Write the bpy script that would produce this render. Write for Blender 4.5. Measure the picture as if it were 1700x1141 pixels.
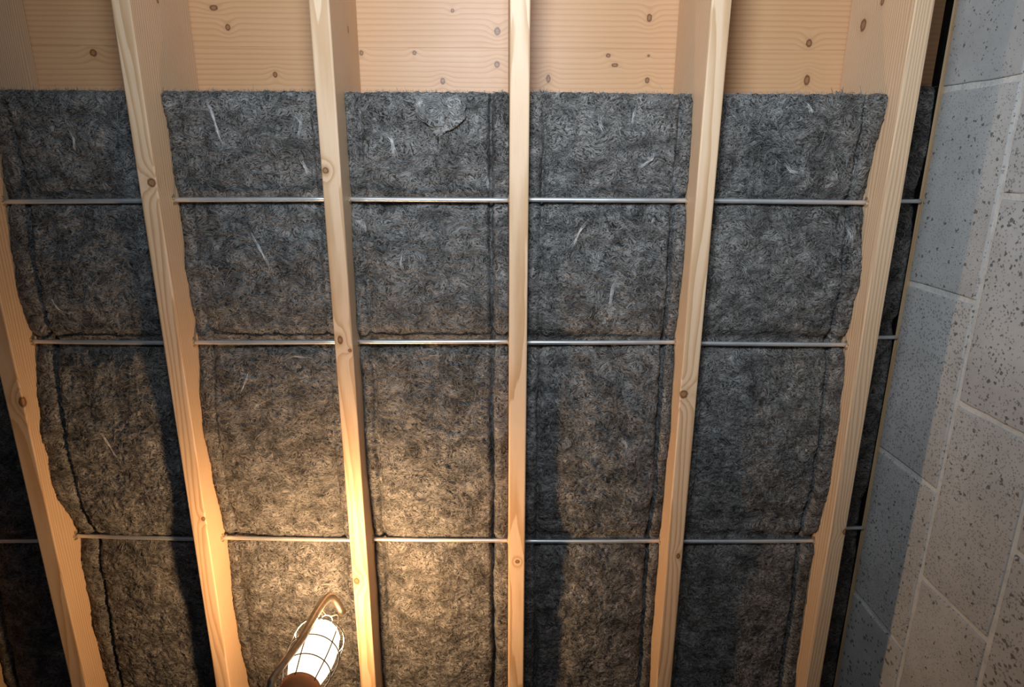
import bpy, bmesh, math, random
import numpy as np
from mathutils import Matrix, Vector

# ------------------------------------------------------------------ clear
for o in list(bpy.data.objects):
    bpy.data.objects.remove(o, do_unlink=True)
scene = bpy.context.scene
C = scene.collection

# ------------------------------------------------------------------ camera
CAMZ = 1.20                      # camera height above the floor
RIGHT = Vector((0.9998618, -0.0034311, -0.0162647))
DOWN = Vector((-0.0011844, 0.9612739, -0.2755923))
FWD = Vector((0.0165804, 0.2755735, 0.9611370))
cam_data = bpy.data.cameras.new('camera')
cam_data.sensor_fit = 'HORIZONTAL'
cam_data.sensor_width = 36.0
cam_data.lens = 1055.64 / 1700.0 * 36.0
cam_data.clip_start = 0.02
cam = bpy.data.objects.new('camera', cam_data)
rot = Matrix((RIGHT, -DOWN, -FWD)).transposed().to_4x4()
cam.matrix_world = Matrix.Translation((0, 0, CAMZ)) @ rot
C.objects.link(cam)
scene.camera = cam

# ------------------------------------------------------------------ world, lights, exposure
world = bpy.data.worlds.new('world')
scene.world = world
world.use_nodes = True
bg = world.node_tree.nodes['Background']
bg.inputs['Color'].default_value = (0.62, 0.78, 1.0, 1)
bg.inputs['Strength'].default_value = 0.035

flash_data = bpy.data.lights.new('flash_light', 'SPOT')
flash_data.energy = 67.0
flash_data.color = (0.82, 0.915, 1.0)
flash_data.shadow_soft_size = 0.17
flash_data.spot_size = math.radians(138)
flash_data.spot_blend = 1.0
flash = bpy.data.objects.new('flash_light', flash_data)
flash.location = (-0.08, -0.43, CAMZ + 0.22)
flash.rotation_euler = (Vector((0.27, 0.02, 0.95))).to_track_quat('-Z', 'Y').to_euler()
C.objects.link(flash)

vs = scene.view_settings
vs.view_transform = 'Standard'
vs.look = 'None'
vs.exposure = 0.0
vs.gamma = 1.0
vs.use_curve_mapping = False
LAMP_STRENGTH = 500.0
LAMP_COLOR = (1.0, 0.595, 0.285)

# ------------------------------------------------------------------ dimensions (metres)
H = CAMZ + 1.2477               # underside of the joists
D = 0.2315                      # joist depth
Y0, Y1 = -1.0, 2.5              # ends of the modelled ceiling
END = -0.128                    # where the insulation stops
WX = 0.9489                     # face of the block wall
SILL = CAMZ + 1.4512             # top of the block wall
BED = CAMZ + 1.2284             # first bed joint
COURSE = 0.2117
BLOCK = 0.4206
HEAD0 = -0.1507
RODY = (0.075, 0.371, 0.856)
ROD_R = 0.0047
ROD_REC = 0.060
J = [(-1.2770, -1.2400), (-1.0265, -0.9899), (-0.6847, -0.6506), (-0.3394, -0.3030),
     (0.0153, 0.0524), (0.3745, 0.4106), (0.7401, 0.7759)]
rnd = random.Random(7)

# ------------------------------------------------------------------ helpers: objects
def link(name, me, mat=None, parent=None, loc=(0, 0, 0), smooth=False):
    o = bpy.data.objects.new(name, me)
    C.objects.link(o)
    o.location = loc
    if mat:
        me.materials.clear()
        me.materials.append(mat)
    if parent:
        o.parent = parent
    if smooth:
        me.polygons.foreach_set('use_smooth', [True] * len(me.polygons))
    return o

def tag(o, label=None, cat=None, group=None, kind=None):
    if label: o['label'] = label
    if cat: o['category'] = cat
    if group: o['group'] = group
    if kind: o['kind'] = kind
    return o

def empty(name, loc):
    o = bpy.data.objects.new(name, None)
    C.objects.link(o)
    o.location = loc
    o.empty_display_size = 0.05
    return o

def bm_mesh(bm, name):
    me = bpy.data.meshes.new(name)
    bm.normal_update()
    bm.to_mesh(me)
    bm.free()
    return me

def box_mesh(name, lo, hi, bevel=0.0, seg=1):
    bm = bmesh.new()
    bmesh.ops.create_cube(bm, size=1.0)
    for v in bm.verts:
        v.co = Vector([lo[i] + (v.co[i] + 0.5) * (hi[i] - lo[i]) for i in range(3)])
    if bevel > 0:
        bmesh.ops.bevel(bm, geom=list(bm.edges), offset=bevel, segments=seg, affect='EDGES', profile=0.5)
    return bm_mesh(bm, name)

def tube_into(bm, pts, radii, sides=8, caps=True):
    pts = [Vector(p) for p in pts]
    n = len(pts)
    if not hasattr(radii, '__len__'):
        radii = [radii] * n
    t0 = (pts[1] - pts[0]).normalized()
    up = Vector((0, 0, 1)) if abs(t0.z) < 0.9 else Vector((1, 0, 0))
    nrm = t0.cross(up).normalized()
    rings = []
    prev = t0
    for i, p in enumerate(pts):
        if i == 0: t = t0
        elif i == n - 1: t = (pts[-1] - pts[-2]).normalized()
        else: t = (pts[i + 1] - pts[i - 1]).normalized()
        q = prev.rotation_difference(t)
        nrm = (q @ nrm).normalized()
        prev = t
        b = t.cross(nrm).normalized()
        rings.append([bm.verts.new(p + radii[i] * (math.cos(2 * math.pi * k / sides) * nrm + math.sin(2 * math.pi * k / sides) * b)) for k in range(sides)])
    for a, b in zip(rings, rings[1:]):
        for k in range(sides):
            bm.faces.new((a[k], a[(k + 1) % sides], b[(k + 1) % sides], b[k]))
    if caps:
        bm.faces.new(list(reversed(rings[0])))
        bm.faces.new(rings[-1])

def ring_into(bm, c, r, wire, n=40, sides=6):
    rings = []
    for i in range(n):
        a = 2 * math.pi * i / n
        d = Vector((math.cos(a), math.sin(a), 0))
        rings.append([bm.verts.new(Vector(c) + d * (r + wire * math.cos(2 * math.pi * k / sides)) + Vector((0, 0, wire * math.sin(2 * math.pi * k / sides)))) for k in range(sides)])
    for i in range(n):
        a, b = rings[i], rings[(i + 1) % n]
        for k in range(sides):
            bm.faces.new((a[k], b[k], b[(k + 1) % sides], a[(k + 1) % sides]))

def lathe_mesh(name, prof, n=48, c=(0, 0)):
    bm = bmesh.new()
    rings = []
    for r, z in prof:
        if r < 1e-6:
            rings.append([bm.verts.new((c[0], c[1], z))])
        else:
            rings.append([bm.verts.new((c[0] + r * math.cos(2 * math.pi * k / n), c[1] + r * math.sin(2 * math.pi * k / n), z)) for k in range(n)])
    for a, b in zip(rings, rings[1:]):
        for k in range(n):
            k2 = (k + 1) % n
            if len(a) == 1 and len(b) == 1: continue
            if len(a) == 1: bm.faces.new((a[0], b[k], b[k2])) if True else None
            elif len(b) == 1: bm.faces.new((a[k], a[k2], b[0]))
            else: bm.faces.new((a[k], a[k2], b[k2], b[k]))
    bmesh.ops.recalc_face_normals(bm, faces=bm.faces)
    return bm_mesh(bm, name)

# ------------------------------------------------------------------ helpers: shader graphs
class G:
    def __init__(s, name):
        s.mat = bpy.data.materials.new(name)
        s.mat.use_nodes = True
        s.t = s.mat.node_tree
        s.bsdf = s.t.nodes['Principled BSDF']
        s._pos = None
    def node(s, kind, **kw):
        n = s.t.nodes.new(kind)
        for k, v in kw.items(): setattr(n, k, v)
        return n
    def put(s, sock, v):
        if isinstance(v, bpy.types.NodeSocket): s.t.links.new(v, sock)
        elif v is not None: sock.default_value = v
    def m(s, op, a, b=None, c=None, clamp=False):
        n = s.node('ShaderNodeMath', operation=op, use_clamp=clamp)
        for i, v in enumerate((a, b, c)):
            if v is not None: s.put(n.inputs[i], v)
        return n.outputs[0]
    def v(s, op, a, b=None):
        n = s.node('ShaderNodeVectorMath', operation=op)
        s.put(n.inputs[0], a)
        if b is not None: s.put(n.inputs[1], b)
        return n.outputs[1] if op in ('LENGTH', 'DISTANCE', 'DOT_PRODUCT') else n.outputs[0]
    def pos(s):
        if s._pos is None: s._pos = s.node('ShaderNodeTexCoord').outputs['Object']
        return s._pos
    def noise(s, vec, scale, detail=3, rough=0.55, dist=0.0, color=False):
        n = s.node('ShaderNodeTexNoise')
        s.put(n.inputs['Vector'], vec)
        n.inputs['Scale'].default_value = scale
        n.inputs['Detail'].default_value = detail
        n.inputs['Roughness'].default_value = rough
        n.inputs['Distortion'].default_value = dist
        return n.outputs['Color'] if color else n.outputs[0]
    def mix(s, f, a, b, mode='MIX'):
        n = s.node('ShaderNodeMix', data_type='RGBA', blend_type=mode)
        s.put(n.inputs[0], f)
        for sock, x in ((n.inputs[6], a), (n.inputs[7], b)):
            if isinstance(x, tuple): x = (x[0], x[1], x[2], 1)
            s.put(sock, x)
        return n.outputs[2]
    def step(s, x, lo, hi):
        n = s.node('ShaderNodeMapRange', interpolation_type='SMOOTHSTEP')
        s.put(n.inputs[0], x)
        n.inputs[1].default_value = lo
        n.inputs[2].default_value = hi
        return n.outputs[0]
    def bump(s, h, strength, dist, normal=None):
        n = s.node('ShaderNodeBump')
        n.inputs['Strength'].default_value = strength
        n.inputs['Distance'].default_value = dist
        s.put(n.inputs['Height'], h)
        if normal is not None: s.put(n.inputs['Normal'], normal)
        return n.outputs[0]
    def done(s, color, rough, normal=None, metallic=0.0, spec=0.5):
        s.put(s.bsdf.inputs['Base Color'], color if not isinstance(color, tuple) else (*color, 1))
        s.put(s.bsdf.inputs['Roughness'], rough)
        s.bsdf.inputs['Metallic'].default_value = metallic
        s.bsdf.inputs['Specular IOR Level'].default_value = spec
        if normal is not None: s.put(s.bsdf.inputs['Normal'], normal)
        return s.mat

def wood(name, axis, pith, knots, early, late, ring=0.0055, seed=0.0, rough=0.5, contrast=0.6, wob=0.012):
    """Sawn softwood: growth rings about a pith line that runs along `axis`, bent round knots."""
    g = G(name)
    p = g.v('ADD', g.pos(), (seed * 1.37, seed * 0.71, seed * 2.13)) if False else g.pos()
    sq = [1.0, 1.0, 1.0]
    sq[axis] = 0.0
    flat = g.v('MULTIPLY', g.v('SUBTRACT', p, pith), tuple(sq))
    r = g.v('LENGTH', flat)
    st = [1.0, 1.0, 1.0]
    st[axis] = 0.10
    sp = g.v('ADD', g.v('MULTIPLY', p, tuple(st)), (seed * 3.1, seed * 1.7, seed * 0.9))
    n1 = g.noise(sp, 9.0, 2, 0.5)
    n2 = g.noise(sp, 60.0, 2, 0.5)
    r = g.m('ADD', r, g.m('MULTIPLY', g.m('SUBTRACT', n1, 0.5), wob * 4))
    r = g.m('ADD', r, g.m('MULTIPLY', g.m('SUBTRACT', n2, 0.5), wob * 0.35))
    kcol = None
    wiggle = g.m('MULTIPLY', g.m('SUBTRACT', g.noise(p, 160.0, 2, 0.6), 0.5), 0.5)
    for (kc, kr, el) in knots:
        s = [1.0 / kr] * 3
        s[axis] = 1.0 / (kr * el)
        dd = g.m('ADD', g.v('LENGTH', g.v('MULTIPLY', g.v('SUBTRACT', p, kc), tuple(s))), wiggle)
        pull = g.m('POWER', 2.718, g.m('MULTIPLY', g.m('MULTIPLY', dd, dd), -0.10))
        r = g.m('ADD', r, g.m('MULTIPLY', pull, kr * 1.5))
        k = g.m('SUBTRACT', 1.0, g.step(dd, 0.75, 1.35))
        core = g.m('MULTIPLY', g.m('SUBTRACT', 1.0, g.step(g.m('ABSOLUTE', g.m('SUBTRACT', dd, 0.85)), 0.12, 0.34)), 1.0)
        halo = g.m('MULTIPLY', g.m('SUBTRACT', 1.0, g.step(dd, 1.0, 3.2)), 0.22)
        both = (k, core, halo)
        kcol = [both] if kcol is None else kcol + [both]
    ph = g.m('FRACT', g.m('DIVIDE', r, ring))
    line = g.m('MULTIPLY', g.step(ph, 0.35, 0.92), g.m('SUBTRACT', 1.0, g.step(ph, 0.94, 1.0)))
    st2 = [1.0, 1.0, 1.0]
    st2[axis] = 0.02
    fib = g.noise(g.v('ADD', g.v('MULTIPLY', p, tuple(st2)), (seed, seed, seed)), 900.0, 3, 0.6)
    patch = g.noise(g.v('ADD', p, (seed * 5.0, seed * 2.0, seed)), 5.0, 3, 0.5)
    amt = g.m('MULTIPLY', line, g.m('MULTIPLY_ADD', patch, 0.9, contrast - 0.42))
    col = g.mix(amt, early, late)
    col = g.mix(g.m('MULTIPLY', g.step(fib, 0.45, 0.75), 0.22), col, late)
    col = g.mix(g.m('MULTIPLY', g.step(patch, 0.4, 0.75), 0.25), col, tuple(x * y for x, y in zip(early, (0.86, 0.76, 0.66))))
    if kcol:
        for k, core, halo in kcol:
            col = g.mix(halo, col, tuple(x * 0.9 for x in late))
            col = g.mix(g.m('MULTIPLY', k, 0.8), col, (0.30, 0.13, 0.05))
            col = g.mix(g.m('MULTIPLY', core, 0.6), col, (0.07, 0.03, 0.014))
    nb = g.bump(g.m('ADD', g.m('MULTIPLY', fib, 0.6), line), 0.22, 0.0006)
    rg = g.m('MULTIPLY_ADD', patch, 0.12, rough - 0.06)
    return g.done(col, rg, nb, spec=0.4)

def insulation_material(name, seed):
    g = G(name)
    p = g.v('ADD', g.pos(), (seed * 3.7, seed * 1.9, seed * 0.6))
    warp = g.noise(p, 22.0, 2, 0.5, color=True)
    q = g.v('ADD', p, g.v('MULTIPLY', g.v('SUBTRACT', warp, (0.5, 0.5, 0.5)), (0.06, 0.06, 0.02)))
    big = g.noise(p, 7.0, 3, 0.55)
    clump = g.noise(q, 60.0, 3, 0.6)
    fine = g.noise(g.v('MULTIPLY', q, (1.0, 2.6, 1.0)), 210.0, 3, 0.65)
    f1 = g.m('ABSOLUTE', g.m('SUBTRACT', g.noise(q, 120.0, 2, 0.6), 0.5))
    f2 = g.m('ABSOLUTE', g.m('SUBTRACT', g.noise(g.v('MULTIPLY', q, (2.4, 0.8, 1.0)), 95.0, 2, 0.6), 0.5))
    fib = g.m('MAXIMUM', g.m('SUBTRACT', 1.0, g.step(f1, 0.0, 0.035)), g.m('SUBTRACT', 1.0, g.step(f2, 0.0, 0.04)))
    fib = g.m('MULTIPLY', fib, g.step(clump, 0.42, 0.68))
    pits = g.m('MULTIPLY', g.m('SUBTRACT', 1.0, g.step(fine, 0.37, 0.45)), g.step(big, 0.15, 0.4))
    base = g.mix(g.step(clump, 0.30, 0.74), (0.049, 0.048, 0.048), (0.242, 0.236, 0.230))
    base = g.mix(g.m('MULTIPLY', g.step(big, 0.35, 0.7), 0.4), base, (0.16, 0.158, 0.155))
    tan = g.noise(p, 3.1, 2, 0.5)
    base = g.mix(g.m('MULTIPLY', g.step(tan, 0.42, 0.65), 0.4), base, (0.180, 0.155, 0.128))
    base = g.mix(g.m('MULTIPLY', fib, 0.32), base, (0.40, 0.405, 0.41))
    base = g.mix(g.m('MULTIPLY', g.step(fine, 0.47, 0.66), 0.55), base, (0.38, 0.378, 0.37))
    cloud = g.step(g.noise(q, 24.0, 3, 0.6), 0.30, 0.68)
    base = g.mix(1.0, base, g.mix(cloud, (0.52, 0.52, 0.52), (1.38, 1.38, 1.38)), 'MULTIPLY')
    base = g.mix(g.m('MULTIPLY', pits, 0.85), base, (0.018, 0.016, 0.014))
    h = g.m('ADD', g.m('ADD', g.m('MULTIPLY', clump, 1.0), g.m('MULTIPLY', fine, 0.75)), g.m('SUBTRACT', g.m('MULTIPLY', fib, 0.25), g.m('MULTIPLY', pits, 0.9)))
    nb = g.bump(h, 0.8, 0.0045)
    return g.done(base, 0.85, nb, spec=0.25)

def fibre_material(name, col):
    g = G(name)
    n = g.noise(g.pos(), 90.0, 2, 0.5)
    return g.done(g.mix(g.step(n, 0.3, 0.7), tuple(c * 0.55 for c in col), col), 0.55, spec=0.4)

def block_material(name, tint, seed):
    g = G(name)
    oi = g.node('ShaderNodeObjectInfo').outputs['Random']
    sh = g.node('ShaderNodeCombineXYZ')
    g.put(sh.inputs[0], g.m('MULTIPLY', oi, 37.0)); g.put(sh.inputs[1], g.m('MULTIPLY', oi, 91.0)); g.put(sh.inputs[2], seed)
    p = g.v('ADD', g.pos(), sh.outputs[0])
    big = g.noise(p, 6.0, 4, 0.6)
    mid = g.noise(p, 55.0, 4, 0.65)
    fine = g.noise(p, 420.0, 2, 0.6)
    vor = g.node('ShaderNodeTexVoronoi', feature='F1')
    g.put(vor.inputs['Vector'], g.v('ADD', p, g.v('MULTIPLY', g.noise(p, 130.0, 1, 0.5, color=True), (0.012, 0.012, 0.012))))
    vor.inputs['Scale'].default_value = 95.0
    csep = g.node('ShaderNodeSeparateColor')
    g.put(csep.inputs[0], vor.outputs['Color'])
    size = g.m('MULTIPLY', g.step(csep.outputs[0], 0.35, 1.0), 0.45)
    hole = g.m('LESS_THAN', vor.outputs['Distance'], size)
    hole = g.m('MULTIPLY', hole, g.step(csep.outputs[1], 0.25, 0.35))
    vor2 = g.node('ShaderNodeTexVoronoi', feature='F1')
    g.put(vor2.inputs['Vector'], p)
    vor2.inputs['Scale'].default_value = 210.0
    c2 = g.node('ShaderNodeSeparateColor')
    g.put(c2.inputs[0], vor2.outputs['Color'])
    h2 = g.m('LESS_THAN', vor2.outputs['Distance'], g.m('MULTIPLY', g.step(c2.outputs[0], 0.40, 1.0), 0.52))
    col = g.mix(g.step(big, 0.3, 0.72), tuple(c * 0.86 for c in tint), tuple(min(1, c * 1.08) for c in tint))
    col = g.mix(g.m('MULTIPLY', g.step(mid, 0.45, 0.75), 0.25), col, tuple(c * 0.72 for c in tint))
    col = g.mix(g.m('MULTIPLY', g.m('SUBTRACT', oi, 0.5), 0.25), col, (0.5, 0.47, 0.42))
    col = g.mix(g.m('MULTIPLY', hole, 0.75), col, (0.075, 0.07, 0.065))
    col = g.mix(g.m('MULTIPLY', h2, 0.5), col, (0.11, 0.105, 0.10))
    h = g.m('SUBTRACT', g.m('ADD', g.m('MULTIPLY', mid, 0.6), g.m('MULTIPLY', fine, 0.3)), g.m('ADD', g.m('MULTIPLY', hole, 1.4), g.m('MULTIPLY', h2, 0.7)))
    return g.done(col, 0.85, g.bump(h, 0.5, 0.0022), spec=0.3)

def mortar_material():
    g = G('mortar')
    p = g.pos()
    a = g.noise(p, 14.0, 4, 0.6)
    b = g.noise(p, 130.0, 4, 0.65)
    col = g.mix(g.step(a, 0.3, 0.7), (0.58, 0.58, 0.56), (0.74, 0.735, 0.71))
    col = g.mix(g.m('MULTIPLY', g.step(b, 0.5, 0.75), 0.3), col, (0.27, 0.265, 0.25))
    return g.done(col, 0.85, g.bump(g.m('ADD', a, b), 0.6, 0.004), spec=0.25)

def steel_material():
    g = G('galvanised_steel')
    n = g.noise(g.v('MULTIPLY', g.pos(), (0.4, 1.0, 1.0)), 60.0, 3, 0.6)
    col = g.mix(n, (0.66, 0.68, 0.70), (0.90, 0.92, 0.94))
    return g.done(col, g.m('MULTIPLY_ADD', n, 0.18, 0.30), metallic=0.72)

def plain_material(name, lo, hi, scale, rough, metallic=0.0, bump=0.15, spec=0.5):
    g = G(name)
    n = g.noise(g.pos(), scale, 4, 0.6)
    return g.done(g.mix(g.step(n, 0.3, 0.7), lo, hi), rough, g.bump(n, bump, 0.001), metallic=metallic, spec=spec)

EARLY = (0.82, 0.595, 0.40)
LATE = (0.56, 0.335, 0.165)

# ------------------------------------------------------------------ structure: floor
floor_mat = plain_material('concrete_floor', (0.20, 0.195, 0.185), (0.29, 0.285, 0.27), 5.0, 0.8, bump=0.3)
tag(link('floor', box_mesh('floor', (-2.2, -1.6, -0.12), (1.12, 2.9, 0.0)), floor_mat),
    'grey concrete basement floor slab', None, None, 'structure')

# ------------------------------------------------------------------ structure: block wall
JT = 0.013
mort = mortar_material()
wall = link('wall_right', box_mesh('mortar_bed', (0.0045, Y0 - 0.3, 0.0), (0.19, Y1 + 0.3, SILL - 0.001)), mort, None, (WX, 0, 0))
tag(wall, 'grey concrete block wall with light mortar joints', None, None, 'structure')
bmats = [block_material('concrete_block_a', (0.54, 0.545, 0.545), 1.0), block_material('concrete_block_b', (0.51, 0.51, 0.505), 2.0)]
def block_mesh(name, L, h, jit):
    """A block with worn arrises: bevelled body whose face corners wander a little."""
    r = random.Random(jit)
    bm = bmesh.new()
    bmesh.ops.create_cube(bm, size=1.0)
    for v in bm.verts:
        v.co = Vector(((v.co.x + 0.5) * 0.16, v.co.y * L, v.co.z * h))
    es = [e for e in bm.edges if all(v.co.x < 0.001 for v in e.verts)]
    bmesh.ops.subdivide_edges(bm, edges=es, cuts=4, use_grid_fill=True)
    for v in bm.verts:
        if v.co.x < 0.001 and (abs(abs(v.co.y) - L / 2) < 1e-5 or abs(abs(v.co.z) - h / 2) < 1e-5):
            v.co.y += r.uniform(-0.0018, 0.0018)
            v.co.z += r.uniform(-0.0018, 0.0018)
    es = [e for e in bm.edges if e.is_boundary is False and len(e.link_faces) == 2 and e.calc_face_angle(0) > 0.7 and all(v.co.x < 0.001 for v in e.verts)]
    bmesh.ops.bevel(bm, geom=es, offset=0.0028, segments=2, affect='EDGES', profile=0.5)
    me = bm_mesh(bm, name)
    return me
full = [[block_mesh('concrete_block', BLOCK - JT, (SILL - BED) - 0.5 * JT if k == 0 else COURSE - JT, 10 + k * 7 + i) for i in range(3)] for k in range(2)]
for k in range(2):
    for i in range(3):
        full[k][i].materials.append(bmats[i % 2])
ncourse = int((BED) / COURSE) + 2
for c in range(ncourse):
    if c == 0:
        zc = (SILL + BED + 0.5 * JT) / 2
    else:
        zc = BED - COURSE * (c - 0.5)
    if zc - COURSE / 2 < -0.01: break
    off = 0.0 if c % 2 == 0 else 0.5
    i = -3
    while True:
        yc = HEAD0 + BLOCK * (i + 0.5 + off)
        i += 1
        if yc < Y0 - 0.1: continue
        if yc > Y1: break
        me = full[0 if c == 0 else 1][rnd.randrange(3)]
        b = link('block', me, None, wall, (rnd.uniform(-0.0006, 0.0008), yc, zc))

# ------------------------------------------------------------------ structure: plate on the wall, subfloor boards
plate_mat = wood('plate_wood', 1, (0.06, 0, 0.09), [], (0.66, 0.47, 0.28), LATE, seed=4.0)
plate = link('trim_1', box_mesh('wall_plate', (-0.0065, Y0, 0.0), (0.185, Y1, H + D - SILL - 0.001), 0.002), plate_mat, None, (WX, 0, SILL + 0.0005))
tag(plate, 'thin wooden plate edge along the top of the block wall', None, None, 'structure')

link('shade_strip', box_mesh('shade_strip', (-0.0078, Y0, 0.0012), (-0.0066, Y1, H + D - SILL - 0.002)), plain_material('shade_black', (0.006, 0.006, 0.006), (0.012, 0.012, 0.011), 90.0, 0.95, spec=0.1), plate)  # added black strip: paints the shade on the plate's inner face

ceiling = empty('ceiling', (0, 0, H + D))
tag(ceiling, 'orange pine subfloor boards above the joists', None, None, 'structure')
SUBK = [(-0.864, -0.218, .011, 1.0), (-0.575, -0.269, .010, 0.8), (-0.485, -0.177, .009, 0.8), (-0.298, -0.221, .008, 0.8), (-0.185, -0.222, .007, 0.9),
        (-0.008, -0.265, .012, 0.8), (-0.009, -0.200, .010, 0.9), (-0.102, -0.304, .006, 1.0), (-0.126, -0.166, .010, 0.8),
        (0.314, -0.293, .012, 0.7), (0.230, -0.219, .006, 1.3), (0.317, -0.219, .004, 1.0), (0.317, -0.170, .009, 0.8), (0.102, -0.172, .012, 0.6),
        (0.661, -0.246, .012, 0.8), (0.666, -0.172, .016, 0.6), (-0.60, -0.306, .008, 1.6), (0.245, -0.200, .006, 1.8)]
BW = 0.24
yb = -0.232 - 4 * BW
bi = 0
while yb < Y1:
    y_lo, y_hi = yb, min(yb + BW, Y1)
    yc = (y_lo + y_hi) / 2
    ks = [((x, y - yc, 0.0), r * 0.62, e) for (x, y, r, e) in SUBK if y_lo < y < y_hi]
    if y_hi < 0.2:
        bm_ = wood('subfloor_board_wood_%d' % bi, 0, (0, 0.22 * (1 if bi % 2 else -1), 0.10), ks, (0.70, 0.415, 0.225), (0.54, 0.285, 0.130),
                   ring=0.0085, seed=bi * 1.3 + 0.4, rough=0.40, contrast=0.50, wob=0.0045)
        last = bm_
    link('board', box_mesh('board', (-2.14, -(y_hi - y_lo) / 2 + 0.00005, 0.0), (1.10, (y_hi - y_lo) / 2 - 0.00005, 0.027), 0.00025), bm_, ceiling, (0, yc, 0))
    yb += BW
    bi += 1

# ------------------------------------------------------------------ joists
JL = [
    ('pale joist edge just showing in the dark bottom left corner', []),
    ('leftmost long wooden joist, leaning in from the left edge, with a dark knot', [((0.018, 0.483), .0085, 1.3)]),
    ('second wooden joist from the left with a small ringed knot near the upper rod', [((0.008, 0.041), .0075, 1.0), ((0.012, 0.758), .004, 1.2)]),
    ('wooden joist glaring bright beside the caged work lamp', [((-0.010, 0.018), .0055, 1.0), ((-0.009, 0.920), .006, 1.3), ((0.012, 0.372), .0035, 1.0), ((-0.006, 0.350), .005, 1.6)]),
    ('straight upright wooden joist in the middle, seen square on from below', [((0.002, 0.872), .0045, 1.0)]),
    ('wooden joist right of the middle one with one round brown knot', [((-0.010, 0.469), .0085, 1.0), ((0.008, 0.86), .004, 1.6)]),
    ('rightmost wooden joist next to the concrete block wall', [((0.016, 0.80), .006, 1.2)]),
]
SIDEK = {6: [(-0.018, -0.270, 0.169, .010, 1.1), (-0.018, -0.30, 0.11, .006, 1.0)], 5: [(-0.018, -0.31, 0.06, .006, 1.5)], 3: [(0.018, -0.25, 0.14, .004, 1.6)], 2: [(0.018, -0.29, 0.10, .004, 1.0)]}
PITH = [(0.03, 0, 0.12), (-0.05, 0, 0.30), (0.04, 0, -0.09), (0.045, 0, 0.33), (0.0, 0, 0.30), (-0.02, 0, -0.06), (0.07, 0, -0.05)]
TONE = [0.7, 0.92, 1.0, 1.0, 1.02, 1.0, 0.97]
joists = []
for i, (x0, x1) in enumerate(J):
    cx = (x0 + x1) / 2
    hw = (x1 - x0) / 2
    kn = [((k[0][0], k[0][1], 0.0), k[1], k[2]) for k in JL[i][1]] + [((s[0], s[1], s[2]), s[3], s[4]) for s in SIDEK.get(i, [])]
    mat = wood('joist_wood_%d' % i, 1, PITH[i], kn, tuple(c * TONE[i] for c in EARLY), LATE, ring=0.0052 + 0.0006 * (i % 3), seed=i * 2.7 + 1.0, rough=0.5, contrast=0.78)
    bm = bmesh.new()
    bmesh.ops.create_cube(bm, size=1.0)
    for v in bm.verts:
        v.co = Vector((v.co.x * 2 * hw, Y0 + (v.co.y + 0.5) * (Y1 - Y0), (v.co.z + 0.5) * (D - 0.0005)))
    es = [e for e in bm.edges if abs(e.verts[0].co.y - e.verts[1].co.y) > 1]
    bmesh.ops.bevel(bm, geom=es, offset=0.0032, segments=3, affect='EDGES', profile=0.5)
    me = bm_mesh(bm, 'floor_joist')
    o = link('floor_joist', me, mat, None, (cx, 0, H))
    for f in me.polygons: f.use_smooth = False
    tag(o, JL[i][0], 'joist', 'floor joists')
    joists.append(o)

# ------------------------------------------------------------------ insulation batts
def perlin(x, y, seed):
    rs = np.random.RandomState(seed)
    perm = rs.permutation(512)
    perm = np.concatenate([perm, perm])
    ang = rs.rand(512) * 2 * np.pi
    gx, gy = np.cos(ang), np.sin(ang)
    xi = np.floor(x).astype(int); yi = np.floor(y).astype(int)
    xf = x - xi; yf = y - yi
    u = xf * xf * xf * (xf * (xf * 6 - 15) + 10)
    w = yf * yf * yf * (yf * (yf * 6 - 15) + 10)
    def gr(ix, iy, dx, dy):
        h = perm[perm[ix & 511] + (iy & 511)]
        return gx[h] * dx + gy[h] * dy
    a = gr(xi, yi, xf, yf); b = gr(xi + 1, yi, xf - 1, yf)
    c = gr(xi, yi + 1, xf, yf - 1); d = gr(xi + 1, yi + 1, xf - 1, yf - 1)
    return (a + u * (b - a)) * (1 - w) + (c + u * (d - c)) * w

DEF = ([-0.128, -0.05, 0.03, 0.075, 0.12, 0.2, 0.29, 0.34, 0.371, 0.41, 0.5, 0.62, 0.75, 0.82, 0.856, 0.89, 1.0, 1.2, 1.5, 2.6],
       [0.060, 0.057, 0.064, 0.069, 0.064, 0.052, 0.048, 0.056, 0.068, 0.063, 0.050, 0.044, 0.050, 0.062, 0.071, 0.068, 0.060, 0.056, 0.056, 0.056])
EDGE = {
 'J1': ([-.125, -.006, .076, .146, .23, .321, .388, .5, .565, .651, .729, .78, .832, .882, .989, 1.103, 1.198, 1.291, 1.6, 2.6],
        [.075, .079, .073, .061, .050, .062, .067, .040, .032, .031, .037, .056, .076, .077, .066, .060, .066, .080, .07, .07]),
 'J2': ([-.125, -.074, .04, .132, .205, .26, .33, .392, .501, .611, .7, .8, .834, .88, 1.002, 1.116, 1.213, 1.312, 1.6, 2.6],
        [.061, .070, .075, .073, .061, .072, .077, .073, .052, .048, .053, .074, .080, .084, .073, .075, .083, .095, .08, .08]),
 'J3': ([-.127, -.042, .038, .109, .218, .33, .374, .471, .579, .699, .786, .873, 1.012, 1.187, 1.5, 2.6],
        [.072, .067, .065, .065, .056, .048, .062, .064, .052, .056, .072, .083, .086, .084, .075, .07]),
 'J5': ([-.129, -.056, .071, .154, .255, .363, .443, .582, .705, .836, .968, 1.144, 1.283, 1.6, 2.6],
        [.068, .064, .060, .048, .050, .066, .060, .052, .060, .069, .069, .070, .060, .06, .06]),
 'J6': ([-.128, -.079, .023, .083, .154, .252, .359, .388, .465, .573, .692, .792, .912, 1.029, 1.172, 1.282, 1.6, 2.6],
        [.042, .045, .062, .067, .050, .038, .050, .058, .043, .031, .033, .046, .056, .054, .056, .053, .055, .055]),
}
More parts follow.
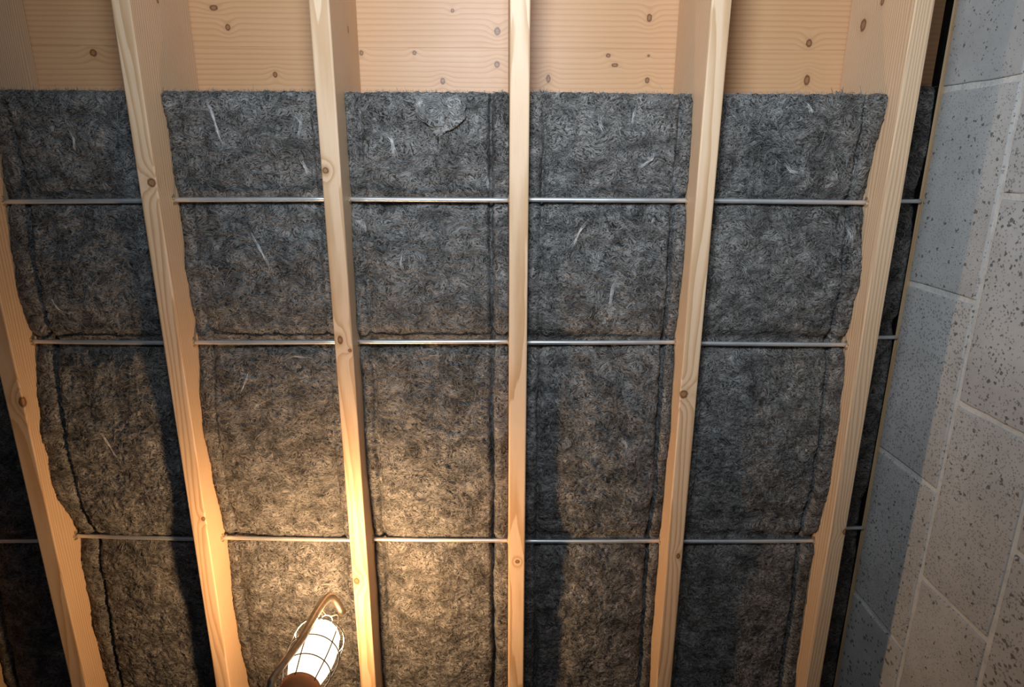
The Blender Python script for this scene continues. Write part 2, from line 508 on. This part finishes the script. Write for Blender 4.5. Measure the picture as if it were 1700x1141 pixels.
def batt_surface(bay):
    """Returns function rec(X, Y): how far the batt's underside lies above the joists' undersides."""
    x0, x1 = bay['x']
    L = EDGE.get(bay.get('l'), DEF); R_ = EDGE.get(bay.get('r'), DEF)
    cl, cr, s = bay.get('cl', 0.028), bay.get('cr', 0.03), bay['seed']
    def rec(X, Y):
        u = (X - x0) / (x1 - x0)
        el = np.interp(Y, *L); er = np.interp(Y, *R_); ce = np.interp(Y, *DEF)
        wl = np.clip(1 - u / 0.42, 0, 1) ** 1.5; wr = np.clip(1 - (1 - u) / 0.42, 0, 1) ** 1.5
        z = ce * (1 - wl - wr).clip(0) + el * wl + er * wr
        # belly between the rods, pinch at the rods
        z = z - 0.004 * np.sin(np.pi * u.clip(0, 1))
        for ry in RODY:
            dy = Y - ry
            pin = np.exp(-(np.abs(dy) / 0.015) ** 2.2)
            z = z * (1 - pin) + np.maximum(z, ROD_REC + ROD_R + 0.0045) * pin
            z = z + 0.004 * np.exp(-(np.abs(dy) / 0.021) ** 4)
        big = perlin(X / 0.09, Y / 0.12, s) * 0.010 + perlin(X / 0.04, Y / 0.05, s + 1) * 0.006
        wx = X + 0.010 * perlin(X / 0.03, Y / 0.03, s + 2); wy = Y + 0.010 * perlin(X / 0.03 + 9, Y / 0.03, s + 3)
        med = perlin(wx / 0.016, wy / 0.012, s + 4)
        small = perlin(wx / 0.0075, wy / 0.0055, s + 5)
        rid = np.abs(perlin(wx / 0.014, wy / 0.007, s + 6))
        pit = np.clip(perlin(wx / 0.010, wy / 0.006, s + 9) - 0.28, 0, 1)
        near = np.ones_like(X)
        for ry in RODY:
            near = near * (1 - 0.85 * np.exp(-((Y - ry) / 0.010) ** 2))
        z = z + near * bay.get('amp', 1.0) * (big + med * 0.0032 + small * 0.0017 - (0.22 - rid).clip(0) * 0.010 + pit * 0.016)
        # creases where the side flaps of the batt fold back against the joists
        for side, cw, amp in ((0, cl, bay.get('al', 0.012)), (1, cr, bay.get('ar', 0.014))):
            wig = 0.006 * perlin(Y / 0.11, Y * 0 + 3.3, s + 11 + side) + 0.0025 * perlin(Y / 0.025, Y * 0 + 1.3, s + 13 + side)
            xc = (x0 + cw + wig) if side == 0 else (x1 - cw - wig)
            dd = (X - xc)
            brk = 0.55 + 0.45 * np.clip(perlin(Y / 0.16, Y * 0 + 7.7, s + 17 + side) * 2.5 + 0.6, 0, 1)
            z = z + amp * brk * np.exp(-(np.abs(dd) / 0.0046) ** 1.6)
            fl = np.clip((x0 + cw - X) / cw, 0, 1) if side == 0 else np.clip((X - (x1 - cw)) / cw, 0, 1)
            z = z - 0.006 * np.sin(np.pi * fl) * brk
        # frayed rounded end
        e0 = bay.get('end', END) + 0.004 * perlin(X / 0.03, X * 0 + 0.5, s + 21) + bay.get('tilt', 0.0) * (u - 0.5)
        t = np.clip(1 - (Y - e0) / 0.016, 0, 1)
        z = z + 0.016 * (1 - np.sqrt(np.clip(1 - t * t, 0, 1)))
        return np.clip(z + bay.get('add', 0.0), bay.get('lo', 0.012), 0.221)
    return rec

def batt_mesh(bay, step):
    x0, x1 = bay['x']
    x0 += 0.0006; x1 -= 0.0006
    nx = max(8, int((x1 - x0) / step))
    ys = np.concatenate([np.arange(bay.get('end', END), 1.40, step), np.arange(1.40, Y1, 0.012)])
    xs = np.linspace(x0, x1, nx + 1)
    X, Y = np.meshgrid(xs, ys)
    rec = batt_surface(bay)
    Z = H + rec(X, Y)
    # ragged end line
    Yd = Y + (np.exp(-((Y - bay.get('end', END)) / 0.012) ** 2)) * 0.004 * perlin(X / 0.012, X * 0 + 2.1, bay['seed'] + 30)
    # fibres lean sideways: a little overhang makes the clumps read
    Xd = X + 0.0018 * perlin(X / 0.008, Y / 0.008, bay['seed'] + 31) * np.clip(np.minimum(X - x0, x1 - X) / 0.01, 0, 1)
    ny, nxx = X.shape
    V = np.stack([Xd, Yd, Z], -1).reshape(-1, 3)
    idx = np.arange(ny * nxx).reshape(ny, nxx)
    q = np.stack([idx[:-1, :-1], idx[1:, :-1], idx[1:, 1:], idx[:-1, 1:]], -1).reshape(-1, 4)
    # skirt up to the batt's top
    loop = np.concatenate([idx[0, :], idx[1:, -1], idx[-1, -2::-1], idx[-2:0:-1, 0]])
    top = V[loop].copy(); top[:, 2] = H + 0.225
    n0 = len(V)
    V = np.concatenate([V, top])
    k = np.arange(len(loop)); k2 = (k + 1) % len(loop)
    sk = np.stack([loop[k], loop[k2], n0 + k2, n0 + k], -1)
    Q = np.concatenate([q, sk])
    me = bpy.data.meshes.new('insulation_batt')
    me.vertices.add(len(V)); me.vertices.foreach_set('co', V.astype(np.float32).ravel())
    # lid as one polygon
    lid = (n0 + k)[::-1]
    loops = np.concatenate([Q.ravel(), lid])
    me.loops.add(len(loops)); me.loops.foreach_set('vertex_index', loops.astype(np.int32))
    starts = np.concatenate([np.arange(len(Q)) * 4, [len(Q) * 4]])
    me.polygons.add(len(starts)); me.polygons.foreach_set('loop_start', starts.astype(np.int32))
    me.update(calc_edges=True)
    me.validate()
    return me, rec

def strands_mesh(name, curves, radius, seg):
    """curves: array (n, seg+1, 3); makes thin triangular tubes."""
    n = len(curves)
    m = seg + 1
    t = np.gradient(curves, axis=1)
    t /= np.linalg.norm(t, axis=2, keepdims=True) + 1e-9
    up = np.array([0.0, 0.0, 1.0]) + np.zeros_like(t)
    a = np.cross(t, up); a /= np.linalg.norm(a, axis=2, keepdims=True) + 1e-9
    b = np.cross(t, a)
    taper = np.sin(np.linspace(0.25, np.pi - 0.25, m))[None, :, None]
    rr = radius[:, None, None] * taper
    rings = [curves + rr * (math.cos(x) * a + math.sin(x) * b) for x in (0, 2 * math.pi / 3, 4 * math.pi / 3)]
    V = np.stack(rings, 2).reshape(-1, 3)
    base = (np.arange(n)[:, None] * m + np.arange(seg)[None, :]) * 3
    F = []
    for k in range(3):
        k2 = (k + 1) % 3
        F.append(np.stack([base + k, base + k2, base + 3 + k2, base + 3 + k], -1).reshape(-1, 4))
    F = np.concatenate(F)
    me = bpy.data.meshes.new(name)
    me.vertices.add(len(V)); me.vertices.foreach_set('co', V.astype(np.float32).ravel())
    me.loops.add(F.size); me.loops.foreach_set('vertex_index', F.ravel().astype(np.int32))
    me.polygons.add(len(F)); me.polygons.foreach_set('loop_start', (np.arange(len(F)) * 4).astype(np.int32))
    me.update(calc_edges=True)
    return me

def fuzz(bay, rec, count, seed):
    rs = np.random.RandomState(seed)
    x0, x1 = bay['x']
    seg = 5
    px = rs.uniform(x0 + 0.004, x1 - 0.004, count); py = rs.uniform(END + 0.004, 1.42, count)
    ang = rs.uniform(0, 2 * np.pi, count); ln = rs.uniform(0.006, 0.028, count); curl = rs.normal(0, 1.3, count)
    tt = np.linspace(0, 1, seg + 1)
    P = np.zeros((count, seg + 1, 3))
    cx, cy = px.copy(), py.copy()
    for i in range(seg + 1):
        P[:, i, 0] = cx; P[:, i, 1] = cy
        a = ang + curl * tt[i]
        cx = cx + np.cos(a) * ln / seg; cy = cy + np.sin(a) * ln / seg
    P[:, :, 0] = P[:, :, 0].clip(x0 + 0.002, x1 - 0.002)
    lift = rs.uniform(0.0002, 0.0016, count)[:, None] * np.sin(np.pi * tt)[None, :] + 0.0002
    zz = rec(P[:, :, 0].ravel(), P[:, :, 1].ravel()).reshape(count, seg + 1)
    zz = zz * 0.5 + zz.mean(1, keepdims=True) * 0.5 if False else zz
    P[:, :, 2] = H + zz - lift
    return strands_mesh('loose_fibres', P, rs.uniform(0.00022, 0.00060, count), seg)

def fringe(bay, rec, count, seed):
    """short fibres standing off the cut end of the batt"""
    rs = np.random.RandomState(seed)
    x0, x1 = bay['x']
    seg = 4
    px = rs.uniform(x0 + 0.003, x1 - 0.003, count)
    P = np.zeros((count, seg + 1, 3))
    tt = np.linspace(0, 1, seg + 1)
    ln = rs.uniform(0.004, 0.013, count); a = rs.normal(-np.pi / 2, 0.7, count); c = rs.normal(0, 1.0, count)
    cx, cy = px.copy(), np.full(count, bay.get('end', END) + 0.005)
    for i in range(seg + 1):
        P[:, i, 0] = cx; P[:, i, 1] = cy
        cx = cx + np.cos(a + c * tt[i]) * ln / seg; cy = cy + np.sin(a + c * tt[i]) * ln / seg
    P[:, :, 0] = P[:, :, 0].clip(x0 + 0.002, x1 - 0.002)
    z = rec(px, np.full(count, END + 0.008))
    P[:, :, 2] = H + (z + rs.uniform(-0.001, 0.022, count))[:, None] + tt[None, :] * rs.uniform(-0.001, 0.004, count)[:, None]
    return strands_mesh('end_fringe', P, rs.uniform(0.0002, 0.0005, count), seg)

def wisp(rec, path, width, n, seed, lift=0.003, rad=0.0004):
    """a bundle of pale strands following a short path over the batt"""
    rs = np.random.RandomState(seed)
    seg = 9
    path = np.array(path, float)
    d = np.concatenate([[0], np.cumsum(np.linalg.norm(np.diff(path, axis=0), axis=1))]); d /= d[-1]
    P = np.zeros((n, seg + 1, 3))
    for i in range(n):
        a = rs.uniform(0, 0.35); b = rs.uniform(0.65, 1.0)
        t = np.linspace(a, b, seg + 1)
        ox, oy = rs.normal(0, width, 2)
        spread = 0.5 + np.abs(t - 0.5)
        P[i, :, 0] = np.interp(t, d, path[:, 0]) + ox * spread + 0.0012 * np.sin(t * 9 + rs.uniform(0, 6))
        P[i, :, 1] = np.interp(t, d, path[:, 1]) + oy * spread + 0.0012 * np.sin(t * 8 + rs.uniform(0, 6))
        P[i, :, 2] = -lift * (0.35 + 0.65 * np.sin(np.pi * t)) - rs.uniform(0, 0.0015)
    zz = rec(P[:, :, 0].ravel(), P[:, :, 1].ravel()).reshape(n, seg + 1)
    # follow the surface smoothly
    ker = np.array([1, 2, 3, 2, 1.0]); ker /= ker.sum()
    zp = np.pad(zz, ((0, 0), (2, 2)), mode='edge')
    zs = sum(ker[k] * zp[:, k:k + seg + 1] for k in range(5))
    P[:, :, 2] += H + np.minimum(zs, zz)
    return strands_mesh('fibre_wisp', P, rs.uniform(rad * 0.6, rad * 1.2, n), seg)

BAYS = [
 dict(x=(J[0][1], J[1][0]), r=None, l=None, seed=101, add=0.012, name='dark strip of insulation in the shadowed bay at the far left'),
 dict(x=(J[1][1], J[2][0]), l='J1', seed=211, cl=0.040, al=0.016, ar=0.008, tilt=0.004, name='dark grey insulation batt in the left bay, right of the leftmost long joist'),
 dict(x=(J[2][1], J[3][0]), l='J2', seed=317, cl=0.028, al=0.005, ar=0.008, tilt=-0.004, name='grey insulation batt lit warm right behind the caged work lamp'),
 dict(x=(J[3][1], J[4][0]), l='J3', seed=431, cl=0.026, cr=0.035, ar=0.026, name='insulation batt left of the middle joist with a loose torn tuft at its upper end'),
 dict(x=(J[4][1], J[5][0]), r='J5', seed=547, cl=0.030, cr=0.026, al=0.016, ar=0.023, tilt=0.012, name='insulation batt right of the middle joist, half shaded down its left side'),
 dict(x=(J[5][1], J[6][0]), r='J6', seed=653, cr=0.033, al=0.008, ar=0.016, name='darkest wide insulation batt, between the two joists nearest the block wall'),
 dict(x=(J[6][1], WX - 0.0078), seed=769, al=0.0, ar=0.0, cl=0.02, cr=0.02, add=0.150, lo=0.206, amp=0.6, end=-0.160, name='narrow black strip of insulation between the last joist and block wall'),
]
fib_mat = fibre_material('glass_fibre', (0.36, 0.36, 0.355))
pale_mat = fibre_material('pale_glass_fibre', (0.72, 0.72, 0.72))
batts = []
for i, bay in enumerate(BAYS):
    main = i in (1, 2, 3, 4, 5)
    me, rec = batt_mesh(bay, 0.0027 if main else 0.005)
    cx = (bay['x'][0] + bay['x'][1]) / 2
    o = link('insulation_batt', me, insulation_material('glass_wool_%d' % i, i + 0.5), smooth=True)
    tag(o, bay['name'], 'insulation', 'insulation batts between the joists')
    f = link('loose_fibres', fuzz(bay, rec, 3200 if main else 900, 40 + i), fib_mat, o)
    tag(f, kind='stuff')
    f = link('end_fringe', fringe(bay, rec, 420 if main else 120, 60 + i), fib_mat, o)
    tag(f, kind='stuff')
    batts.append((o, rec))

WISPS = [  # bay, path, width, count
 (2, [(-.561, -.112), (-.552, -.075), (-.548, -.05), (-.536, -.026)], .0022, 26),
 (2, [(-.394, -.006), (-.388, .008), (-.380, .029)], .0016, 14),
 (2, [(-.505, .135), (-.49, .165), (-.474, .20), (-.470, .23)], .0020, 12),
 (2, [(-.539, .430), (-.548, .455), (-.561, .482)], .0012, 12),
 (2, [(-.40, -.09), (-.385, -.07), (-.39, -.04)], .003, 10),
 (2, [(-.46, .41), (-.44, .40), (-.40, .405)], .002, 8),
 (1, [(-.830, -.062), (-.822, -.04), (-.826, -.012)], .0016, 14),
 (1, [(-.925, .268), (-.915, .29), (-.905, .312)], .0012, 10),
 (1, [(-.912, .300), (-.895, .306), (-.878, .300)], .0010, 8),
 (1, [(-.87, .56), (-.858, .60), (-.842, .645)], .0012, 8),
 (4, [(.303, -.026), (.297, -.005), (.272, .014)], .0020, 26),
 (4, [(.262, -.11), (.255, -.085), (.252, -.06)], .002, 14),
 (4, [(.180, .112), (.160, .135), (.150, .158), (.139, .176)], .0016, 22),
 (4, [(.243, .225), (.231, .25), (.226, .28), (.222, .31)], .0028, 22),
 (4, [(.20, -.09), (.19, -.07), (.20, -.05)], .004, 14),
 (4, [(.262, .585), (.274, .600), (.280, .62)], .0016, 12),
 (3, [(-.286, .110), (-.280, .125), (-.276, .14)], .003, 24),
 (3, [(-.235, -.06), (-.212, -.04), (-.208, .0)], .0022, 16),
 (3, [(-.20, .17), (-.205, .20), (-.20, .22)], .0015, 10),
 (3, [(-.03, .03), (-.025, .055), (-.022, .07)], .0020, 12),
 (5, [(.590, -.112), (.598, -.10), (.606, -.088)], .0022, 22),
 (5, [(.712, .12), (.716, .14), (.712, .165)], .004, 22),
 (5, [(.560, .0), (.575, .018), (.60, .026)], .003, 16),
 (5, [(.48, .20), (.50, .21), (.51, .24)], .003, 10),
]
for k, (b, path, w, n) in enumerate(WISPS):
    o, rec = batts[b]
    link('fibre_wisp', wisp(rec, path, w, n, 900 + k), pale_mat, o)

def tuft_mesh(bay_rec, c, size, seed, zlift, elong=1.0, rotate=0.0):
    """a torn, curled-over lump of wool: squashed ball with folded ridges"""
    bm = bmesh.new()
    bmesh.ops.create_icosphere(bm, subdivisions=5, radius=1.0)
    P = np.array([v.co[:] for v in bm.verts])
    sx, sy, sz = size
    f = 1 + 0.35 * perlin(P[:, 0] * 1.3 + 5, P[:, 1] * 1.3 + P[:, 2], seed) + 0.16 * perlin(P[:, 0] * 4 + P[:, 2] * 2, P[:, 1] * 4, seed + 1) + 0.10 * np.sin(7 * np.hypot(P[:, 0] + 0.3, P[:, 1] - 0.2) + 2 * P[:, 2])
    P = P * f[:, None]
    P[:, 0] *= sx * (1 - 0.45 * np.clip(P[:, 1], -1, 1)) if elong != 1.0 else sx
    P[:, 1] *= sy
    P[:, 2] *= sz
    cr, sr = math.cos(rotate), math.sin(rotate)
    x = P[:, 0] * cr - P[:, 1] * sr; y = P[:, 0] * sr + P[:, 1] * cr
    zb = float(bay_rec(np.array([c[0]]), np.array([max(c[1], END + 0.02)]))[0])
    for v, a, b, z in zip(bm.verts, x, y, P[:, 2]):
        v.co = (c[0] + a, c[1] + b, H + zb - zlift + z)
    return bm_mesh(bm, 'torn_tuft')
tuft_mat = insulation_material('torn_glass_wool', 9.3)
for n_ in tuft_mat.node_tree.nodes:
    if n_.type == 'MIX' and tuple(round(x, 3) for x in n_.inputs[6].default_value[:3]) == (0.049, 0.048, 0.048):
        n_.inputs[6].default_value = (0.13, 0.13, 0.125, 1); n_.inputs[7].default_value = (0.36, 0.36, 0.355, 1)
o, rec = batts[3]
link('torn_tuft', tuft_mesh(rec, (-.118, -.086), (.042, .036, .006), 5, .004, 2.0, 0.15), tuft_mat, o, smooth=True)
def curl(rec, c, r, n, seed, lift):
    rs = np.random.RandomState(seed)
    seg = 9
    P = np.zeros((n, seg + 1, 3))
    zb = float(rec(np.array([c[0]]), np.array([c[1]]))[0])
    for i in range(n):
        rr = r * math.sqrt(rs.uniform(0.02, 1.0)); a0 = rs.uniform(0, 6.28); sp = rs.uniform(0.6, 2.0)
        a = a0 + np.linspace(0, sp, seg + 1)
        P[i, :, 0] = c[0] + rr * np.cos(a) * 1.15 + rs.normal(0, .001); P[i, :, 1] = c[1] + rr * np.sin(a) * 0.8 + rs.normal(0, .001)
        P[i, :, 2] = H + zb - lift * (1.1 - 0.6 * rr / r) - rs.uniform(0, 0.002)
    P[:, :, 1] = np.maximum(P[:, :, 1], END - 0.006)
    return strands_mesh('fibre_curl', P, rs.uniform(0.0003, 0.0007, n), seg)
link('fibre_curl', curl(rec, (-.132, -.094), .028, 170, 71, .017), fib_mat, o)
link('fibre_curl', curl(rec, (-.092, -.106), .014, 90, 72, .016), pale_mat, o)
link('fibre_curl', curl(rec, (-.150, -.102), .012, 80, 73, .017), pale_mat, o)
def standing_tuft(c, r, n, seed, ang, ln):
    rs = np.random.RandomState(seed)
    seg = 6
    t = np.linspace(0, 1, seg + 1)
    P = np.zeros((n, seg + 1, 3))
    for i in range(n):
        a = ang + rs.normal(0, 0.6); L_ = ln * rs.uniform(0.5, 1.1); k = rs.normal(0, 2.2)
        x = c[0] + rs.normal(0, r); y = c[1] + rs.uniform(0, 0.012)
        P[i, :, 0] = x + np.cumsum(np.cos(a + k * t)) * L_ / seg; P[i, :, 1] = y + np.cumsum(np.sin(a + k * t)) * L_ / seg
        P[i, :, 2] = H + 0.066 + rs.uniform(-0.006, 0.012) + 0.004 * t
    return strands_mesh('torn_tuft', P, rs.uniform(0.0004, 0.0009, n), seg)
dark_fib = fibre_material('dark_wool_fibre', (0.20, 0.195, 0.185))  # darker wool colour for the tufts at the batt ends
for b, c, r, n, seed, ang, ln in ((3, (-.002, -.122), .0045, 120, 81, -1.4, .012), (4, (.084, -.122), .0045, 160, 82, -1.7, .016), (5, (.660, -.122), .006, 110, 83, -0.6, .022), (5, (.690, -.124), .008, 60, 84, -1.2, .008), (2, (-.48, -.124), .004, 30, 85, -1.2, .008)):
    link('torn_tuft', standing_tuft(c, r, n, seed, ang, ln), dark_fib, batts[b][0])

# ------------------------------------------------------------------ steel support rods
steel = steel_material()
gouge_mat = plain_material('torn_wood', (0.10, 0.055, 0.025), (0.62, 0.44, 0.26), 260.0, 0.8, bump=0.6)
ROWN = ('upper', 'middle', 'lower')
BAYN = ['in the dark bay at the far left edge', 'across the left bay', 'across the bay behind the work lamp', 'across the bay just left of the middle joist',
        'across the bay just right of the middle joist', 'across the wide bay nearest the block wall', 'in the narrow gap beside the block wall']
RODZ = {(1, 0): (.064, .060), (1, 1): (.060, .058), (1, 2): (.066, .064), (2, 0): (.058, .058), (2, 1): (.058, .056), (2, 2): (.064, .068),
        (3, 0): (.059, .058), (3, 1): (.054, .058), (3, 2): (.070, .066), (4, 0): (.060, .061), (4, 1): (.058, .066), (4, 2): (.066, .067), (5, 0): (.060, .059), (5, 1): (.058, .052), (5, 2): (.062, .060)}
RODYE = {(1, 0): (.081, .078), (1, 1): (.369, .372), (1, 2): (.840, .850), (2, 0): (.076, .074), (2, 1): (.371, .370), (2, 2): (.846, .858), (3, 0): (.074, .075), (3, 1): (.369, .370), (3, 2): (.857, .860),
         (4, 0): (.074, .075), (4, 1): (.372, .374), (4, 2): (.862, .864), (5, 0): (.075, .078), (5, 1): (.374, .376), (5, 2): (.862, .862)}
def gouge(o, side, y, z, seed):
    """ragged splintered rim where the rod's end bites into the joist"""
    r = random.Random(seed)
    bm = bmesh.new()
    n = 14
    inner, outer, rim = [], [], []
    for k in range(n):
        a = 2 * math.pi * k / n
        ro = ROD_R * r.uniform(1.5, 2.4)
        inner.append(bm.verts.new((side * 0.0006, math.cos(a) * ROD_R * 0.6, math.sin(a) * ROD_R * 0.6)))
        rim.append(bm.verts.new((side * r.uniform(0.0008, 0.0042), math.cos(a) * ROD_R * 1.25, math.sin(a) * ROD_R * 1.25)))
        outer.append(bm.verts.new((-side * 0.0003, math.cos(a) * ro * 1.3, math.sin(a) * ro)))
    for k in range(n):
        k2 = (k + 1) % n
        bm.faces.new((inner[k], inner[k2], rim[k2], rim[k]))
        bm.faces.new((rim[k], rim[k2], outer[k2], outer[k]))
    bmesh.ops.recalc_face_normals(bm, faces=bm.faces)
    hw = None
    j = link('splintered_rim', bm_mesh(bm, 'splintered_rim'), gouge_mat, o)
    return j
for b in range(7):
    x0, x1 = J[b][1], (J[b + 1][0] if b < 6 else WX - 0.0080)
    for r in range(3):
        if b == 0 and r < 2: continue
        ya, yb_ = RODYE.get((b, r), ((0.083, 0.400, 0.915)[r],) * 2 if b == 6 else (RODY[r], RODY[r]))
        za, zb = RODZ.get((b, r), (ROD_REC + {0: 0.012, 6: 0.138}.get(b, 0.0),) * 2)
        zm = (za + zb) / 2 - 0.001
        bm = bmesh.new()
        pts = []; rad = []
        n = 9
        A = Vector((x0 - 0.0003, ya, H + za)); B_ = Vector((x1 + 0.0003, yb_, H + zb))
        o_ = (A + B_) / 2
        for k in range(n + 1):
            t = k / n
            p = A.lerp(B_, t); p.z -= 0.0015 * math.sin(math.pi * t)
            pts.append(p - o_); rad.append(ROD_R)
        # short chisel points
        pts = [pts[0], pts[0].lerp(pts[1], 0.06)] + pts[1:-1] + [pts[-1].lerp(pts[-2], 0.06), pts[-1]]
        rad = [ROD_R * 0.75, ROD_R] + [ROD_R] * (len(pts) - 4) + [ROD_R, ROD_R * 0.75]
        tube_into(bm, pts, rad, 14)
        o = link('support_rod', bm_mesh(bm, 'support_rod'), steel, None, o_, smooth=True)
        tag(o, '%s thin steel support rod %s' % (ROWN[r], BAYN[b]), 'rod', 'steel rods holding up the insulation')
        if b == 0:
            o['label'] = 'thin steel support rod showing in the dark bay at the far left edge'
        for side, jo, y, z, x in ((1, joists[b], ya, za, x0), (-1, joists[b + 1] if b < 6 else None, yb_, zb, x1)):
            if jo is None or b in (0, 6): continue
            s = gouge(jo, side, y, z, b * 10 + r * 3 + side)
            s.location = (x - jo.location.x, y, z)

# ------------------------------------------------------------------ caged work lamp
LX, LY = -0.3440, 0.8690
LS = 1.037
def LZ(z): return CAMZ + z * LS
lamp = empty('work_lamp', (LX, LY, 0.0))
tag(lamp, 'caged work lamp glowing white, with steel hook and orange handle', 'lamp')
gl = G('lit_bulb')
em = gl.node('ShaderNodeEmission')
em.inputs['Color'].default_value = (*LAMP_COLOR, 1)
em.inputs['Strength'].default_value = LAMP_STRENGTH
gl.t.links.new(em.outputs[0], gl.t.nodes['Material Output'].inputs['Surface'])
handle_mat = plain_material('orange_rubber', (0.86, 0.42, 0.16), (0.92, 0.48, 0.20), 40.0, 0.5, bump=0.1)
handle_mat.node_tree.nodes['Principled BSDF'].inputs['Subsurface Weight'].default_value = 0.15
handle_mat.node_tree.nodes['Principled BSDF'].inputs['Subsurface Radius'].default_value = (1.0, 0.5, 0.25)
handle_mat.node_tree.nodes['Principled BSDF'].inputs['Subsurface Scale'].default_value = 0.02
wire_mat = plain_material('cage_wire', (0.22, 0.21, 0.19), (0.32, 0.30, 0.27), 80.0, 0.3, metallic=1.0)
hook_mat = plain_material('hook_steel', (0.34, 0.29, 0.24), (0.46, 0.41, 0.35), 60.0, 0.35, metallic=1.0)
black_mat = plain_material('black_rubber', (0.02, 0.02, 0.02), (0.035, 0.035, 0.035), 50.0, 0.55)
# bulb
z0 = LZ(0.868)
link('bulb', lathe_mesh('bulb', [(0.0366, z0 + 0.1095), (0.0325, z0 + 0.1185), (0.0255, z0 + 0.1275), (0.0140, z0 + 0.1345), (0.0, z0 + 0.137)], 48), gl.mat, lamp, smooth=True)
gn = G('bulb_neck_glow')
em2 = gn.node('ShaderNodeEmission')
em2.inputs['Color'].default_value = (1.0, 0.80, 0.58, 1)
em2.inputs['Strength'].default_value = 2.2
gn.t.links.new(em2.outputs[0], gn.t.nodes['Material Output'].inputs['Surface'])
link('bulb_neck', lathe_mesh('bulb_neck', [(0.0, z0 - 0.004), (0.018, z0 - 0.004), (0.024, z0), (0.0310, z0 + 0.016), (0.0360, z0 + 0.034), (0.0390, z0 + 0.052), (0.0402, z0 + 0.066), (0.0402, z0 + 0.088), (0.0366, z0 + 0.109)], 48), gn.mat, lamp, smooth=True)
# handle with a flared collar
zc = CAMZ + 0.001
prof = [(0.0, zc + 0.700), (0.016, zc + 0.700), (0.020, zc + 0.705), (0.021, zc + 0.74), (0.0235, zc + 0.80), (0.025, zc + 0.84), (0.027, zc + 0.858), (0.0320, zc + 0.866), (0.0345, zc + 0.872), (0.0345, zc + 0.886),
        (0.0330, zc + 0.8885), (0.0305, zc + 0.8885), (0.0295, zc + 0.884), (0.0280, zc + 0.878), (0.0, zc + 0.878)]
hd = link('handle', lathe_mesh('handle', prof, 48), handle_mat, lamp, smooth=True)
bm = bmesh.new()
for k in range(5):
    ring_into(bm, (0, 0, zc + 0.73 + 0.022 * k), 0.0212 + 0.0008 * k, 0.0018, 40, 6)
link('grip_rib', bm_mesh(bm, 'grip_rib'), handle_mat, hd, smooth=True)
bm = bmesh.new()
ring_into(bm, (0, 0, zc + 0.8875), 0.0325, 0.0022, 48, 8)
link('collar_rim', bm_mesh(bm, 'collar_rim'), handle_mat, hd, smooth=True)
# cage
cage = empty('cage', (0, 0, 0)); cage.parent = lamp
def cage_r(z):
    t = (z - 0.858) / 0.166
    return 0.034 + 0.0130 * math.sin(min(1, t / 0.45) * math.pi / 2) if t < 0.6 else 0.0470 * math.sqrt(max(0.0, 1 - ((t - 0.6) / 0.42) ** 2.2))
bm_list = []
for k in range(6):
    a = 2 * math.pi * (k + 0.35) / 6
    pts = []
    for q in range(19):
        z = 0.852 + (1.0225 - 0.852) * q / 18
        r = cage_r(max(z, 0.858))
        if q == 18: r = 0.010
        pts.append((r * math.cos(a), r * math.sin(a), LZ(z)))
    bm = bmesh.new()
    tube_into(bm, pts, 0.0011, 6)
    link('cage_wire', bm_mesh(bm, 'cage_wire'), wire_mat, cage, smooth=True)
for z in (0.890, 0.930, 0.972, 1.0215):
    bm = bmesh.new()
    ring_into(bm, (0, 0, LZ(z)), max(0.010, cage_r(z)) if z < 1.02 else 0.0105, 0.0011, 48, 6)
    link('cage_ring', bm_mesh(bm, 'cage_ring'), wire_mat, cage, smooth=True)
# hook: rises beside the cage and folds over
hp = [(-0.334, 0.812, 0.775), (-0.342, 0.785, 0.775), (-0.349, 0.765, 0.780), (-0.3502, 0.7587, 0.79), (-0.3454, 0.7692, 0.845), (-0.3387, 0.7777, 0.90), (-0.3388, 0.7878, 0.95), (-0.3409, 0.8002, 1.0), (-0.3415, 0.8110, 1.035),
      (-0.3400, 0.8155, 1.053), (-0.3370, 0.8200, 1.064), (-0.3325, 0.8270, 1.071), (-0.3285, 0.8370, 1.074), (-0.3245, 0.8475, 1.075), (-0.3205, 0.8580, 1.075), (-0.3165, 0.8680, 1.075)]
hr = [0.0050, 0.0050, 0.0052, 0.0056, 0.0066, 0.0074] + [0.0082] * 9 + [0.0072]
bm = bmesh.new()
tube_into(bm, [(x * LS - LX, y * LS - LY, LZ(z)) for x, y, z in hp], hr, 14)
link('hook', bm_mesh(bm, 'hook'), hook_mat, lamp, smooth=True)
# pole and foot that carry the lamp, below the picture
bm = bmesh.new()
tube_into(bm, [(0, 0, 0.02), (0, 0, zc + 0.701)], 0.010, 14)
link('pole', bm_mesh(bm, 'pole'), black_mat, lamp, smooth=True)
link('foot', lathe_mesh('foot', [(0.0, 0.0), (0.15, 0.0), (0.155, 0.008), (0.14, 0.022), (0.03, 0.034), (0.016, 0.06), (0.0, 0.06)], 40), black_mat, lamp, smooth=True)
